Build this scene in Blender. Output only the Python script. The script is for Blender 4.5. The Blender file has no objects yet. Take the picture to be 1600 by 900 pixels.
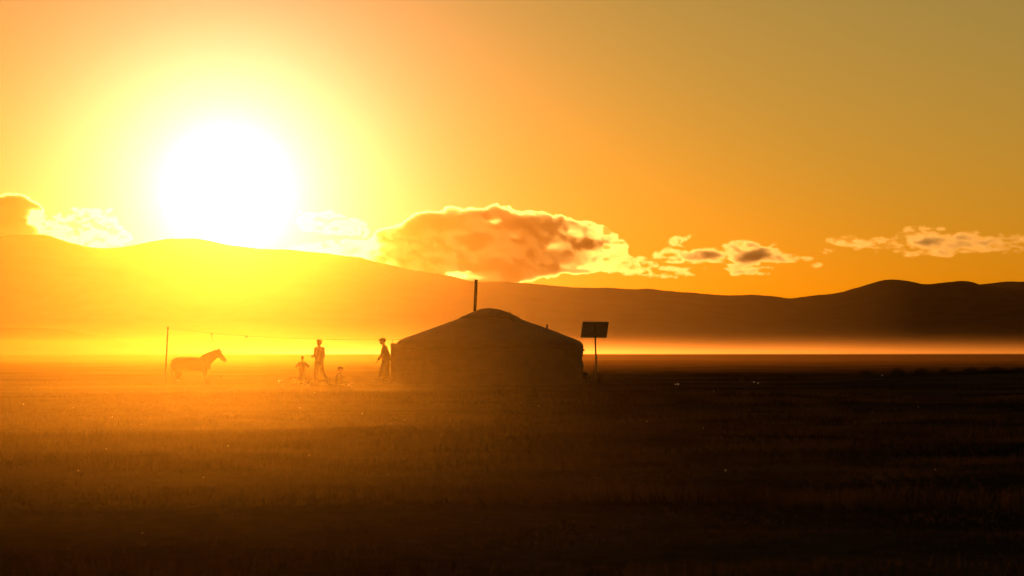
import bpy, bmesh, math, random
import numpy as np
from mathutils import Vector, Matrix
R = math.radians
scene = bpy.context.scene
COL = scene.collection
random.seed(7)
rng = np.random.default_rng(11)

# ------------------------------------------------------------------ camera
F = 3600.0            # focal length in photograph pixels (1600 wide)
HOR = 550.0           # horizon row
CH = 1.2              # camera height
cam = bpy.data.cameras.new("camera")
cam.lens = 36.0 * F / 1600.0
cam.sensor_width = 36.0
cam.sensor_fit = 'HORIZONTAL'
cam.shift_y = (HOR - 450.0) / 1600.0
cam.clip_start = 0.2
cam.clip_end = 300000.0
cam.dof.use_dof = True
cam.dof.focus_distance = 88.0
cam.dof.aperture_fstop = 4.5
camo = bpy.data.objects.new("camera", cam)
COL.objects.link(camo)
camo.location = (0, 0, CH)
camo.rotation_euler = (R(90), 0, 0)
scene.camera = camo

def W(px, py, Y):
    return Vector(((px - 800.0) / F * Y, Y, CH + (HOR - py) / F * Y))

# ------------------------------------------------------------------ sun, sky, exposure
SUN = Vector(((355 - 800) / F, 1.0, (HOR - 298) / F)).normalized()
SUN_EL = math.asin(SUN.z)
SUN_AZ = math.atan2(SUN.x, SUN.y)
sl = bpy.data.lights.new("sun", 'SUN')
sl.energy = 4.0
sl.angle = R(0.53)
sl.color = (1.0, 0.42, 0.12)
so = bpy.data.objects.new("sun", sl)
COL.objects.link(so)
so.rotation_euler = SUN.to_track_quat('Z', 'Y').to_euler()
so.location = (-200, 1500, 500)

world = bpy.data.worlds.new("World")
scene.world = world
world.use_nodes = True
wt = world.node_tree
wt.nodes.clear()
def wn(t, **k):
    n = wt.nodes.new(t)
    for a, b in k.items():
        setattr(n, a, b)
    return n
sky = wn('ShaderNodeTexSky')
sky.sky_type = 'NISHITA'
sky.sun_disc = False
sky.sun_elevation = SUN_EL
sky.sun_rotation = SUN_AZ
sky.altitude = 1300
sky.air_density = 1.8
sky.dust_density = 0.9
sky.ozone_density = 1.0
tint = wn('ShaderNodeMix', data_type='RGBA', blend_type='MULTIPLY')
tint.inputs[0].default_value = 1.0
tint.inputs[7].default_value = (1.0, 0.82, 0.44, 1)
wt.links.new(sky.outputs[0], tint.inputs[6])
bg = wn('ShaderNodeBackground')
bg.inputs[1].default_value = 0.135
wt.links.new(tint.outputs[2], bg.inputs[0])
# bright dusty air round the sun: falls off with the angle from the sun
tc = wn('ShaderNodeTexCoord')
nm = wn('ShaderNodeVectorMath', operation='NORMALIZE')
wt.links.new(tc.outputs['Generated'], nm.inputs[0])
dt = wn('ShaderNodeVectorMath', operation='DOT_PRODUCT')
dt.inputs[1].default_value = SUN
wt.links.new(nm.outputs[0], dt.inputs[0])
ac = wn('ShaderNodeMath', operation='ARCCOSINE')
mn = wn('ShaderNodeMath', operation='MINIMUM')
mn.inputs[1].default_value = 0.9999999
wt.links.new(dt.outputs['Value'], mn.inputs[0])
wt.links.new(mn.outputs[0], ac.inputs[0])
def expo(scale, amp):
    m = wn('ShaderNodeMath', operation='MULTIPLY'); m.inputs[1].default_value = -1.0 / scale
    wt.links.new(ac.outputs[0], m.inputs[0])
    e = wn('ShaderNodeMath', operation='EXPONENT'); wt.links.new(m.outputs[0], e.inputs[0])
    a = wn('ShaderNodeMath', operation='MULTIPLY'); a.inputs[1].default_value = amp
    wt.links.new(e.outputs[0], a.inputs[0])
    return a
def glow(scale, amp, col):
    a = expo(scale, amp)
    b = wn('ShaderNodeBackground')
    b.inputs[0].default_value = (*col, 1)
    wt.links.new(a.outputs[0], b.inputs[1])
    return b
def addsh(a, b):
    s = wn('ShaderNodeAddShader')
    wt.links.new(a.outputs[0], s.inputs[0]); wt.links.new(b.outputs[0], s.inputs[1])
    return s
tot = addsh(bg, glow(0.030, 7.0, (0.8, 0.46, 0.66)))
tot = addsh(tot, glow(0.005, 90.0, (1.0, 0.85, 0.6)))
wo = wn('ShaderNodeOutputWorld')
wt.links.new(tot.outputs[0], wo.inputs[0])

vs = scene.view_settings
vs.view_transform = 'Standard'
vs.look = 'None'
vs.gamma = 1.0
vs.use_curve_mapping = False
vs.exposure = -1.0
cy = scene.cycles
cy.max_bounces = 6
cy.volume_bounces = 1
cy.transparent_max_bounces = 16
cy.use_denoising = True
cy.denoiser = 'OPENIMAGEDENOISE'
cy.sample_clamp_indirect = 4.0
cy.use_adaptive_sampling = False

# ------------------------------------------------------------------ helpers
def tag(o, label=None, cat=None, group=None, kind=None):
    if label: o['label'] = label
    if cat: o['category'] = cat
    if group: o['group'] = group
    if kind: o['kind'] = kind
    return o

def empty(name, loc, rz=0):
    o = bpy.data.objects.new(name, None)
    COL.objects.link(o)
    o.location = loc
    o.rotation_euler = (0, 0, rz)
    o.empty_display_size = 0.2
    return o

def link(name, me, m=None, parent=None, smooth=True):
    o = bpy.data.objects.new(name, me)
    COL.objects.link(o)
    if m: me.materials.append(m)
    if parent is not None: o.parent = parent
    if smooth:
        me.polygons.foreach_set('use_smooth', np.ones(len(me.polygons), dtype=bool))
    me.update()
    return o

def pydata(name, V, Fc, m=None, parent=None, smooth=True):
    me = bpy.data.meshes.new(name)
    me.from_pydata([tuple(v) for v in V], [], [tuple(f) for f in Fc])
    return link(name, me, m, parent, smooth)

def npmesh(name, V, Fc, m=None, parent=None, smooth=True):
    """V (n,3) float, Fc (m,k) int, all faces with k corners"""
    V = np.asarray(V, dtype=np.float32); Fc = np.asarray(Fc, dtype=np.int32)
    me = bpy.data.meshes.new(name)
    n, k = Fc.shape
    me.vertices.add(len(V)); me.vertices.foreach_set('co', V.ravel())
    me.loops.add(n * k); me.loops.foreach_set('vertex_index', Fc.ravel())
    me.polygons.add(n)
    me.polygons.foreach_set('loop_start', np.arange(0, n * k, k, dtype=np.int32))
    me.polygons.foreach_set('loop_total', np.full(n, k, dtype=np.int32))
    me.update(calc_edges=True); me.validate()
    return link(name, me, m, parent, smooth)

# --- value noise
def _hash(i, j, s):
    i = i.astype(np.int64); j = j.astype(np.int64)
    h = (i * 374761393 + j * 668265263 + s * 2147483647) & 0xFFFFFFFF
    h = ((h ^ (h >> 13)) * 1274126177) & 0xFFFFFFFF
    h = h ^ (h >> 16)
    return (h & 0xFFFF) / 32767.5 - 1.0
def vnoise(x, y, s=0):
    x = np.asarray(x, float); y = np.asarray(y, float)
    i = np.floor(x); j = np.floor(y); u = x - i; v = y - j
    u = u * u * u * (u * (u * 6 - 15) + 10); v = v * v * v * (v * (v * 6 - 15) + 10)
    a = _hash(i, j, s); b = _hash(i + 1, j, s); c = _hash(i, j + 1, s); d = _hash(i + 1, j + 1, s)
    return (a * (1 - u) + b * u) * (1 - v) + (c * (1 - u) + d * u) * v
def fbm(x, y, oct=5, s=0, gain=0.5):
    r = 0; a = 1.0; x = np.asarray(x, float); y = np.asarray(y, float)
    for k in range(oct):
        r = r + a * vnoise(x, y, s + k * 17)
        x, y = x * 1.92 + y * 0.6 + 3.1, y * 1.92 - x * 0.6 + 7.7
        a *= gain
    return r
def sstep(a, b, x):
    t = np.clip((np.asarray(x, float) - a) / (b - a), 0, 1)
    return t * t * (3 - 2 * t)

# --- materials
def mat(name, c1, c2=None, scale=8.0, rough=0.85, metal=0.0, bump=0.0, bscale=None, stretch=(1, 1, 1), detail=5.0):
    m = bpy.data.materials.new(name); m.use_nodes = True
    t = m.node_tree; p = t.nodes['Principled BSDF']
    p.inputs['Roughness'].default_value = rough
    p.inputs['Metallic'].default_value = metal
    co = t.nodes.new('ShaderNodeTexCoord')
    mp = t.nodes.new('ShaderNodeMapping'); mp.inputs['Scale'].default_value = stretch
    t.links.new(co.outputs['Object'], mp.inputs[0])
    if c2 is None: c2 = tuple(0.7 * c for c in c1)
    n = t.nodes.new('ShaderNodeTexNoise'); n.inputs['Scale'].default_value = scale; n.inputs['Detail'].default_value = detail
    t.links.new(mp.outputs[0], n.inputs['Vector'])
    r = t.nodes.new('ShaderNodeValToRGB')
    r.color_ramp.elements[0].position = 0.32; r.color_ramp.elements[1].position = 0.68
    r.color_ramp.elements[0].color = (*c2, 1); r.color_ramp.elements[1].color = (*c1, 1)
    t.links.new(n.outputs['Fac'], r.inputs[0]); t.links.new(r.outputs[0], p.inputs['Base Color'])
    if bump:
        n2 = t.nodes.new('ShaderNodeTexNoise'); n2.inputs['Scale'].default_value = bscale or scale * 4; n2.inputs['Detail'].default_value = 6
        t.links.new(mp.outputs[0], n2.inputs['Vector'])
        b = t.nodes.new('ShaderNodeBump'); b.inputs['Strength'].default_value = bump; b.inputs['Distance'].default_value = 0.05
        t.links.new(n2.outputs['Fac'], b.inputs['Height']); t.links.new(b.outputs[0], p.inputs['Normal'])
    return m

def volmat(name, color, density, g):
    m = bpy.data.materials.new(name); m.use_nodes = True
    t = m.node_tree; t.nodes.clear()
    o = t.nodes.new('ShaderNodeOutputMaterial'); p = t.nodes.new('ShaderNodeVolumePrincipled')
    p.inputs['Color'].default_value = (*color, 1)
    p.inputs['Density'].default_value = density
    p.inputs['Anisotropy'].default_value = g
    p.inputs['Density Attribute'].default_value = ""
    t.links.new(p.outputs[0], o.inputs['Volume'])
    return m, t, p

def box_mesh(x0, x1, y0, y1, z0, z1):
    V = [(x0,y0,z0),(x1,y0,z0),(x1,y1,z0),(x0,y1,z0),(x0,y0,z1),(x1,y0,z1),(x1,y1,z1),(x0,y1,z1)]
    Fc = [(0,3,2,1),(4,5,6,7),(0,1,5,4),(1,2,6,5),(2,3,7,6),(3,0,4,7)]
    return V, Fc

# ================================================================== GROUND
def gz(x, y):
    """ground height"""
    x = np.asarray(x, float); y = np.asarray(y, float)
    near = 1 - sstep(140, 320, y)
    z = near * (0.085 * fbm(x / 10.0, y / 4.0, 4, 3) + 0.02 * fbm(x / 1.7, y / 1.1, 3, 9))
    yard = sstep(63, 72, y) * (1 - sstep(120, 160, y))
    z = z * (1 - 0.6 * yard)
    z = z + 0.05 * np.exp(-((y - 58.5 - 1.5 * vnoise(x / 6, y * 0 + 2, 5)) / 4.0) ** 2)
    z = z - 0.05 * yard
    z = z + 0.34 * sstep(9, 27, x) * np.exp(-((y - 113) / 13.0) ** 2) * (1 + 0.25 * fbm(x / 5.0, y / 8, 3, 21))
    far = sstep(150, 330, y)
    z = z + far * 0.10 * fbm(x / 60, y / 45, 3, 31) * (1 - sstep(700, 1500, y))
    z = z - 0.75 * sstep(352, 440, y) * (1 - sstep(560, 900, y))
    # small low swell far out on the left
    q = (x / np.maximum(y, 1)) * F + 800
    z = z + np.exp(-((y - 620) / 60) ** 2) * (0.75 * np.exp(-((q - 45) / 70.0) ** 2) + 0.22 * np.exp(-((q - 78) / 8.0) ** 2))
    z = z + 0.25 * far * (1 - sstep(300, 2500, y)) * 0
    return z
rows = [-140, -90, -50, -20, -5, 2] + list(np.arange(6, 64, 0.32)) + list(np.arange(64, 135, 0.8)) + list(135 * 1.035 ** np.arange(1, 122))
rows = np.array([r for r in rows if r < 8850] + [8880.0])
NC = 190
cs = np.linspace(-1, 1, NC); cs = np.sign(cs) * (0.55 * np.abs(cs) + 0.45 * np.abs(cs) ** 3)
YY = np.repeat(rows[:, None], NC, 1)
half = np.clip(12 + np.maximum(rows, 0) * 0.62, 30, 5700)
half = np.where(rows < 60, 34, half)
half = np.maximum.accumulate(half)
XX = half[:, None] * cs[None, :]
ZZ = gz(XX, YY)
V = np.stack([XX, YY, ZZ], -1).reshape(-1, 3)
i = np.arange(len(rows) - 1)[:, None] * NC + np.arange(NC - 1)[None, :]
Fc = np.stack([i, i + 1, i + NC + 1, i + NC], -1).reshape(-1, 4)

gm = bpy.data.materials.new("steppe_ground"); gm.use_nodes = True
t = gm.node_tree; p = t.nodes['Principled BSDF']; p.inputs['Roughness'].default_value = 0.95
p.inputs['Specular IOR Level'].default_value = 0.0
co = t.nodes.new('ShaderNodeTexCoord')
n1 = t.nodes.new('ShaderNodeTexNoise'); n1.inputs['Scale'].default_value = 0.12; n1.inputs['Detail'].default_value = 8
n2 = t.nodes.new('ShaderNodeTexNoise'); n2.inputs['Scale'].default_value = 6.0; n2.inputs['Detail'].default_value = 6
t.links.new(co.outputs['Object'], n1.inputs['Vector']); t.links.new(co.outputs['Object'], n2.inputs['Vector'])
r1 = t.nodes.new('ShaderNodeValToRGB')
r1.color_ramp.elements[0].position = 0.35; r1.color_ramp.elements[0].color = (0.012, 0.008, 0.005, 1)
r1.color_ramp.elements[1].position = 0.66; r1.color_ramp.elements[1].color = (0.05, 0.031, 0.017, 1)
t.links.new(n1.outputs['Fac'], r1.inputs[0])
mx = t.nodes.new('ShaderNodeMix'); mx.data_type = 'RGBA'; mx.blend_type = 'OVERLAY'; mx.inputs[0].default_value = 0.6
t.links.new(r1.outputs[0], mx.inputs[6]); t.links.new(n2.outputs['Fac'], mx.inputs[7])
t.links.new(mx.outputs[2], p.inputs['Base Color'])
b = t.nodes.new('ShaderNodeBump'); b.inputs['Strength'].default_value = 0.5; b.inputs['Distance'].default_value = 0.06
t.links.new(n2.outputs['Fac'], b.inputs['Height']); t.links.new(b.outputs[0], p.inputs['Normal'])
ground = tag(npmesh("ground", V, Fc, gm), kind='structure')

# ------------------------------------------------------------------ hills
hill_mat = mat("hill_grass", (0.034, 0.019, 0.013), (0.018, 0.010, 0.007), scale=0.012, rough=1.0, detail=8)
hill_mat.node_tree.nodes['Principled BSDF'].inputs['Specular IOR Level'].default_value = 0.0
def ridge(name, Yr, pts, front, back, seed, wob, px0, px1, step=5.0, gully=0.3):
    pts = np.array(pts, float)
    px = np.arange(px0, px1 + step, step)
    py = np.interp(px, pts[:, 0], pts[:, 1])
    # soften the polyline, then small natural unevenness
    k = np.ones(5) / 5; py = np.convolve(np.pad(py, 2, 'edge'), k, 'valid')
    py = py + wob * fbm(px / 60.0, px * 0 + seed, 5, seed)
    X = (px - 800) / F * Yr
    Z = np.maximum((HOR - py) / F * Yr + CH, 0.4)
    us = np.concatenate([np.linspace(-1, -0.05, 34), [0.0], np.linspace(0.08, 1, 14)])
    G = []
    for u in us:
        if u <= 0:
            Yv = Yr + u * front
            s = (1 + u) ** 1.35
        else:
            Yv = Yr + u * back
            s = (1 - u) ** 1.2
        a = np.abs(u)
        g = 1 - gully * 4 * a * (1 - a) * (0.5 + 0.5 * fbm(X / (0.11 * front), X * 0 + Yv / (0.5 * front), 4, seed + 5))
        z = Z * s * np.clip(g, 0.2, 1.0) - (1.5 if abs(u) > 0.995 else 0)
        G.append(np.stack([X, np.full_like(X, Yv), z], -1))
    G = np.array(G); n = len(px)
    i = np.arange(len(us) - 1)[:, None] * n + np.arange(n - 1)[None, :]
    Fc = np.stack([i, i + 1, i + n + 1, i + n], -1).reshape(-1, 4)
    return tag(npmesh(name, G.reshape(-1, 3), Fc, hill_mat), kind='structure')
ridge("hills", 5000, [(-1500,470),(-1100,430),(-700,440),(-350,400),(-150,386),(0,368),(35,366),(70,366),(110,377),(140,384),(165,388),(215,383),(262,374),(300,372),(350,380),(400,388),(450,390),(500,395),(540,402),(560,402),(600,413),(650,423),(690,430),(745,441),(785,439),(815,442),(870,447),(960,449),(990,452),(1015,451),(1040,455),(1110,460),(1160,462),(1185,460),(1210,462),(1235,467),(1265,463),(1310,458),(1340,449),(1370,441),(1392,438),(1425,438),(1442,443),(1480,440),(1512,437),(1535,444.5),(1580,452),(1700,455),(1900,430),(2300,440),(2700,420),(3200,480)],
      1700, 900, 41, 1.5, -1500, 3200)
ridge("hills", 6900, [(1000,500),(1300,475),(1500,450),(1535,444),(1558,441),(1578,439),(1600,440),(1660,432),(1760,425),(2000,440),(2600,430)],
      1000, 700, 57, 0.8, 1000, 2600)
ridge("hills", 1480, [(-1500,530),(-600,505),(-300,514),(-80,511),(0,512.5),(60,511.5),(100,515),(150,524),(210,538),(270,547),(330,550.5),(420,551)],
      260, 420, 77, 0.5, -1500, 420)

# ------------------------------------------------------------------ haze
hz = volmat("haze_air", (1.0, 0.60, 0.15), 1.1e-5, 0.962)[0]
v, f = box_mesh(-5900, 5900, -160, 8950, -4.0, 290.0)
tag(pydata("haze", v, f, hz, smooth=False), kind='stuff')
fm = volmat("film_air", (1.0, 0.46, 0.07), 5.0e-4, 0.90)[0]
v, f = box_mesh(-4, 165, 122, 350, -2.4, 2.2)
tag(pydata("brightening_film", v, f, fm, smooth=False), kind='stuff')  # thin volume added to lighten the flats right of the tent
fm2 = volmat("back_film_air", (1.0, 0.60, 0.08), 5.5e-4, 0.92)[0]
v, f = box_mesh(-95, -3, 99, 300, -2.5, 2.6)
tag(pydata("brightening_film", v, f, fm2, smooth=False), kind='stuff')  # added behind the camp to brighten the backdrop of horse and people
# denser dust kicked up between the grass and the tent
def dust_cloud(name, bx, dens, zfall, noise_scale, xa, xb, g=0.92, color=(1.0, 0.60, 0.08), floor=0.0, rate=1.0, zs=1.0, slope=0.0, fy=(0.2, 0.2)):
    m, t, p = volmat(name + "_air", color, 0.0, g)
    co = t.nodes.new('ShaderNodeNewGeometry')
    sp = t.nodes.new('ShaderNodeSeparateXYZ'); t.links.new(co.outputs['Position'], sp.inputs[0])
    def M(op, a, b=None, clamp=False):
        n = t.nodes.new('ShaderNodeMath'); n.operation = op; n.use_clamp = clamp
        for k, v in ((0, a), (1, b)):
            if v is None: continue
            if isinstance(v, (int, float)): n.inputs[k].default_value = v
            else: t.links.new(v, n.inputs[k])
        return n.outputs[0]
    z = M('MAXIMUM', sp.outputs['Z'], 0.0)
    ez = M('EXPONENT', M('MULTIPLY', z, -1.0 / zfall))
    mr = t.nodes.new('ShaderNodeMapRange'); mr.interpolation_type = 'SMOOTHERSTEP'
    mr.inputs['From Min'].default_value = xa; mr.inputs['From Max'].default_value = xb
    mr.inputs['To Min'].default_value = 1.0; mr.inputs['To Max'].default_value = floor
    t.links.new(M('ADD', sp.outputs['X'], M('MULTIPLY', sp.outputs['Y'], slope)), mr.inputs['Value'])
    no = t.nodes.new('ShaderNodeTexNoise'); no.inputs['Scale'].default_value = noise_scale; no.inputs['Detail'].default_value = 3
    mp = t.nodes.new('ShaderNodeMapping'); mp.inputs['Scale'].default_value = (1, 1, zs)
    t.links.new(co.outputs['Position'], mp.inputs[0]); t.links.new(mp.outputs[0], no.inputs['Vector'])
    nf = M('MULTIPLY', M('SUBTRACT', no.outputs['Fac'], 0.28), 2.6)
    nf = M('MAXIMUM', nf, 0.05)
    d = M('MULTIPLY', M('MULTIPLY', M('MULTIPLY', ez, mr.outputs[0]), nf), dens)
    # fade towards the walls of the box
    x0, x1, y0, y1, z0, z1 = bx
    def fade(s, a, b, w, w2=None):
        lo = M('DIVIDE', M('SUBTRACT', s, a), w, True); hi = M('DIVIDE', M('SUBTRACT', b, s), w2 or w, True)
        return M('MULTIPLY', lo, hi)
    d = M('MULTIPLY', d, M('MULTIPLY', fade(sp.outputs['X'], x0, x1, 0.15 * (x1 - x0)), fade(sp.outputs['Y'], y0, y1, fy[0] * (y1 - y0), fy[1] * (y1 - y0))))
    top = M('DIVIDE', M('SUBTRACT', z1, sp.outputs['Z']), 0.4 * (z1 - z0), True)
    d = M('MULTIPLY', d, top)
    t.links.new(d, p.inputs['Density'])
    m.cycles.volume_step_rate = rate
    v, f = box_mesh(*bx)
    return tag(pydata(name, v, f, m, smooth=False), kind='stuff')
# volume added to imitate glare over the left of the valley, thinning rightward
veil = volmat("veil_air", (1.0, 0.60, 0.15), 4.5e-5, 0.90)[0]
pl = [(-1500, 200), (-60, 200), (300, 1700), (-1500, 1700)]
v = [(x, y, -3.0) for x, y in pl] + [(x, y, 92.0) for x, y in pl]
tag(pydata("glare_veil", v, [(3,2,1,0),(4,5,6,7),(0,1,5,4),(1,2,6,5),(2,3,7,6),(3,0,4,7)], veil, smooth=False), kind='stuff')
dust_cloud("glare_layer", (-40, 16, 3, 58, -2.2, 6.0), 8.0e-3, 2.6, 0.05, -6.0, 4.5, slope=0.055, fy=(0.28, 0.5), rate=1.0, floor=0.0)  # volume added to imitate lens veil over the left foreground
dust_cloud("dust_cloud", (-34, 9, 61.5, 84, -0.6, 3.0), 3.2e-3, 0.40, 0.25, -5.0, 4.5, rate=1.0)
dust_cloud("dust_bank", (-700, 1300, 900, 2500, -3, 70), 5.0e-3, 2.9, 0.006, 420, -350, floor=0.015, color=(1.0, 0.62, 0.25), zs=3.0, rate=0.8)

# ------------------------------------------------------------------ clouds (far beyond the hills)
CY = 60000.0
cloud_mat = volmat("cloud_air", (1.0, 1.0, 0.75), 1.0 / 140.0, 0.88)[0]
def cloud(name, bbox, pieces, seed, amp, rate, tmax, holes=(), top=None, bottom=None, core=None, step=1.35, nscale=22.0, wisp=0.75, sx=1.0):
    x0, y0, x1, y1 = bbox
    px = np.arange(x0, x1, step); py = np.arange(y0, y1, step)
    PX, PY = np.meshgrid(px, py)
    wx = PX + 5.0 * fbm(PX / 30, PY / 22, 4, seed + 70); wy = PY + 3.5 * fbm(PX / 26, PY / 18, 4, seed + 90)
    d = np.full(PX.shape, -50.0)
    for (cx, cyy, rx, ry) in pieces:
        q = np.sqrt(((wx - cx) / rx) ** 2 + ((wy - cyy) / ry) ** 2)
        d = np.maximum(d, (1 - q) * min(rx, ry))
    if top is not None:
        tp = np.array(top, float); bt = np.array(bottom, float)
        yt = np.interp(wx, tp[:, 0], tp[:, 1]); yb = np.interp(wx, bt[:, 0], bt[:, 1])
        dd = np.minimum(wy - yt, yb - wy)
        dd = np.minimum(dd, np.minimum(wx - tp[0, 0], tp[-1, 0] - wx))
        d = np.maximum(d, dd)
    nz = fbm(PX / (nscale * sx), PY / (nscale * 0.7 / sx ** 0.5), 7, seed, 0.62)
    d = d + amp * np.where(d > 14, np.maximum(nz, -0.5), nz)
    tau = (np.clip(d, 0, None) * rate) ** 1.5
    tau = tmax * (1 - np.exp(-tau / tmax))
    if core is not None:
        c = np.array(core, float)
        tau = np.minimum(tau, np.interp(PX + 22 * fbm(PX / 34, PY / 20, 5, seed + 21), c[:, 0], c[:, 1]) * np.where(np.interp(PX, c[:, 0], c[:, 1]) > 2, np.maximum(0.75 + wisp * np.clip(fbm(PX / 18, PY / 11, 5, seed + 33), -1, 1), 0.65), np.clip(0.62 + 0.9 * fbm(PX / (15 * sx ** 0.5), PY / 7, 6, seed + 33, 0.5), 0.04, 2.0)))
    for (cx, cyy, rx, ry, tv) in holes:
        q = ((wx - cx) / rx) ** 2 + ((wy - cyy) / ry) ** 2
        h = np.clip(np.exp(-q * 1.1) * 1.25 * (0.8 + 0.5 * fbm(PX / 16, PY / 8, 5, seed + 55)), 0, 1)
        tau = tau * (1 - h) + np.minimum(tau, tv) * h
    th = tau * 140.0
    edge = np.zeros(th.shape, bool); edge[0] = edge[-1] = True; edge[:, 0] = edge[:, -1] = True
    th = np.where(edge | (th < 6.0), 0.0, th)
    S = CY / F
    X = (PX - 800) * S; Z = CH + (HOR - PY) * S
    ny, nx = th.shape
    pos = th > 0
    cell = pos[:-1, :-1] | pos[1:, :-1] | pos[:-1, 1:] | pos[1:, 1:]
    used = np.zeros(th.shape, bool)
    used[:-1, :-1] |= cell; used[1:, :-1] |= cell; used[:-1, 1:] |= cell; used[1:, 1:] |= cell
    fi = -np.ones(th.shape, int); fi[used] = np.arange(used.sum())
    n0 = int(used.sum())
    bi = fi.copy(); bi[used & pos] = n0 + np.arange((used & pos).sum())
    Vf = np.stack([X[used], CY - 0.5 * th[used], Z[used]], -1)
    m2 = used & pos
    Vb = np.stack([X[m2], CY + 0.5 * th[m2], Z[m2]], -1)
    a, b_ = np.nonzero(cell)
    ff = np.stack([fi[a, b_], fi[a + 1, b_], fi[a + 1, b_ + 1], fi[a, b_ + 1]], -1)
    fb = np.stack([bi[a, b_], bi[a, b_ + 1], bi[a + 1, b_ + 1], bi[a + 1, b_]], -1)
    V = np.concatenate([Vf, Vb]); Fc = np.concatenate([ff, fb])
    V[:, 1] -= 0
    return tag(npmesh(name, V, Fc, cloud_mat, smooth=False), kind='structure')

cloud("cloud", (-260, 270, 260, 440), [(110,340,20,9),(140,333,24,9),(170,345,26,10),(192,368,12,14),(232,374,16,5)], 101, 4.5, 0.50, 11.0,
      top=[(-240,330),(-160,296),(-60,288),(0,300),(45,304),(60,316),(66,330),(80,345),(95,348),(150,352),(185,372),(205,395)],
      bottom=[(-240,430),(205,432)], core=[(-260,11),(48,11),(66,1.6),(100,1.0),(230,1.0)])
cloud("cloud", (400, 290, 1030, 460), [(520,352,50,16),(492,338,40,10),(545,345,34,8),(560,366,22,8)], 211, 2.8, 0.50, 9.5,
      top=[(430,392),(470,384),(510,377),(555,377),(580,371),(600,358),(628,349),(645,335),(665,326),(690,329),(705,324),(770,319),(790,317),(803,325),(830,331),(850,332),(870,340),(880,334),(905,344),(925,350),(955,359),(965,368),(975,377),(985,394),(1000,402),(1006,420)],
      bottom=[(430,455),(700,455),(800,452),(850,434),(900,430),(950,427),(1006,425)],
      core=[(400,0.8),(500,0.9),(565,1.6),(592,4.0),(630,9.5),(870,9.5),(915,5.0),(945,1.6),(1010,0.9)],
      holes=[(775,345,15,5,3.0),(815,368,14,4,3.6),(718,432,30,6,0.3),(885,362,26,7,2.2),(930,368,36,8,1.6),(862,385,16,5,3.0),(975,395,26,26,0.7),(866,437,10,8,0.6),(935,417,50,5,0.7),(968,410,38,9,0.6)])
cloud("cloud", (960, 345, 1310, 445), [(1048,402,26,14),(1062,373,16,8),(1050,421,40,9),(1098,399,38,13),(1152,392,22,12),(1178,396,46,19),(1205,406,50,8),(1135,412,70,5),(1150,423,56,6),(1258,390,24,4),(1276,412,12,5),(1012,425,34,8),(1000,412,20,9)], 307, 4.2, 0.30, 9.0, sx=1.6,
      core=[(1000,1.0),(1062,1.0),(1085,9),(1205,9),(1235,1.0),(1310,1.0)])
cloud("cloud", (1290, 340, 1700, 415), [(1350,381,52,9),(1450,374,48,19),(1500,380,50,15),(1545,382,30,12),(1430,392,40,6),(1480,394,50,6),(1605,384,44,12),(1660,380,50,13),(1400,384,40,5),(1393,402,6,2)], 409, 4.2, 0.21, 5.0, sx=1.8,
      core=[(1290,1.5),(1400,1.2),(1440,0.9),(1478,4.5),(1500,5.0),(1535,3.0),(1560,1.0),(1700,1.2)])

# ================================================================== TENT (felt ger)
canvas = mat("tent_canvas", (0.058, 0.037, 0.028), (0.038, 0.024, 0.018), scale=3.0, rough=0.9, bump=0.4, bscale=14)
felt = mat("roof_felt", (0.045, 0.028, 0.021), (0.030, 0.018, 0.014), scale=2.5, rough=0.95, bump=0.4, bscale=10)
rope_m = mat("hair_rope", (0.06, 0.048, 0.036), (0.035, 0.028, 0.02), scale=40, rough=0.95)
wood = mat("weathered_wood", (0.16, 0.10, 0.06), (0.09, 0.055, 0.035), scale=6, rough=0.8, stretch=(6, 6, 0.6), bump=0.3)
door_m = mat("painted_door", (0.30, 0.08, 0.03), (0.22, 0.055, 0.025), scale=5, rough=0.6)
rust = mat("sooty_steel", (0.09, 0.07, 0.06), (0.05, 0.035, 0.028), scale=9, rough=0.6, metal=0.6)
TY = 90.0
tent = tag(empty("felt_tent", (W(765, 600, TY).x, TY, -0.06)),
           "large round felt tent with sloping roof and tall stovepipe standing on the plain", "tent")
PH = 128
def lathe(prof, wob, seed, close_top=False, closed=False):
    V = []; n = len(prof)
    a = np.arange(PH) / PH * 2 * math.pi
    for k, (r, z) in enumerate(prof):
        w = wob * fbm(np.cos(a) * 3 + 5, np.sin(a) * 3 + z * 1.3, 4, seed) * min(1.0, r)
        zz = 0.6 * wob * fbm(np.cos(a) * 4 + 9, np.sin(a) * 4 + r * 2.0, 4, seed + 3)
        V += [((r + w[i]) * math.cos(a[i]), (r + w[i]) * math.sin(a[i]), z + zz[i]) for i in range(PH)]
    Fc = []
    for k in range(n - 1 if not closed else n):
        k2 = (k + 1) % n
        for i in range(PH):
            j = (i + 1) % PH
            Fc.append((k * PH + i, k * PH + j, k2 * PH + j, k2 * PH + i))
    if close_top:
        V.append((0, 0, prof[-1][1])); c = len(V) - 1
        for i in range(PH): Fc.append(((n - 1) * PH + i, (n - 1) * PH + (i + 1) % PH, c))
    return V, Fc
wallp = [(3.60, -0.15), (3.63, 0.0), (3.64, 0.12), (3.66, 0.32), (3.645, 0.44), (3.605, 0.50), (3.65, 0.57), (3.67, 0.74), (3.65, 0.92), (3.60, 1.00), (3.64, 1.08), (3.655, 1.25), (3.64, 1.42), (3.60, 1.50)]
V_, F_ = lathe(wallp, 0.045, 5)
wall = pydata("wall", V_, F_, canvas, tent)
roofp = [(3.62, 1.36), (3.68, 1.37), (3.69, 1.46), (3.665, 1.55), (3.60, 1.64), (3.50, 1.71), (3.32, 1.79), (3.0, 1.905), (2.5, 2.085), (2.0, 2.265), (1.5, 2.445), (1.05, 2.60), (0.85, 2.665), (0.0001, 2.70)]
V_, F_ = lathe(roofp, 0.022, 9)
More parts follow.
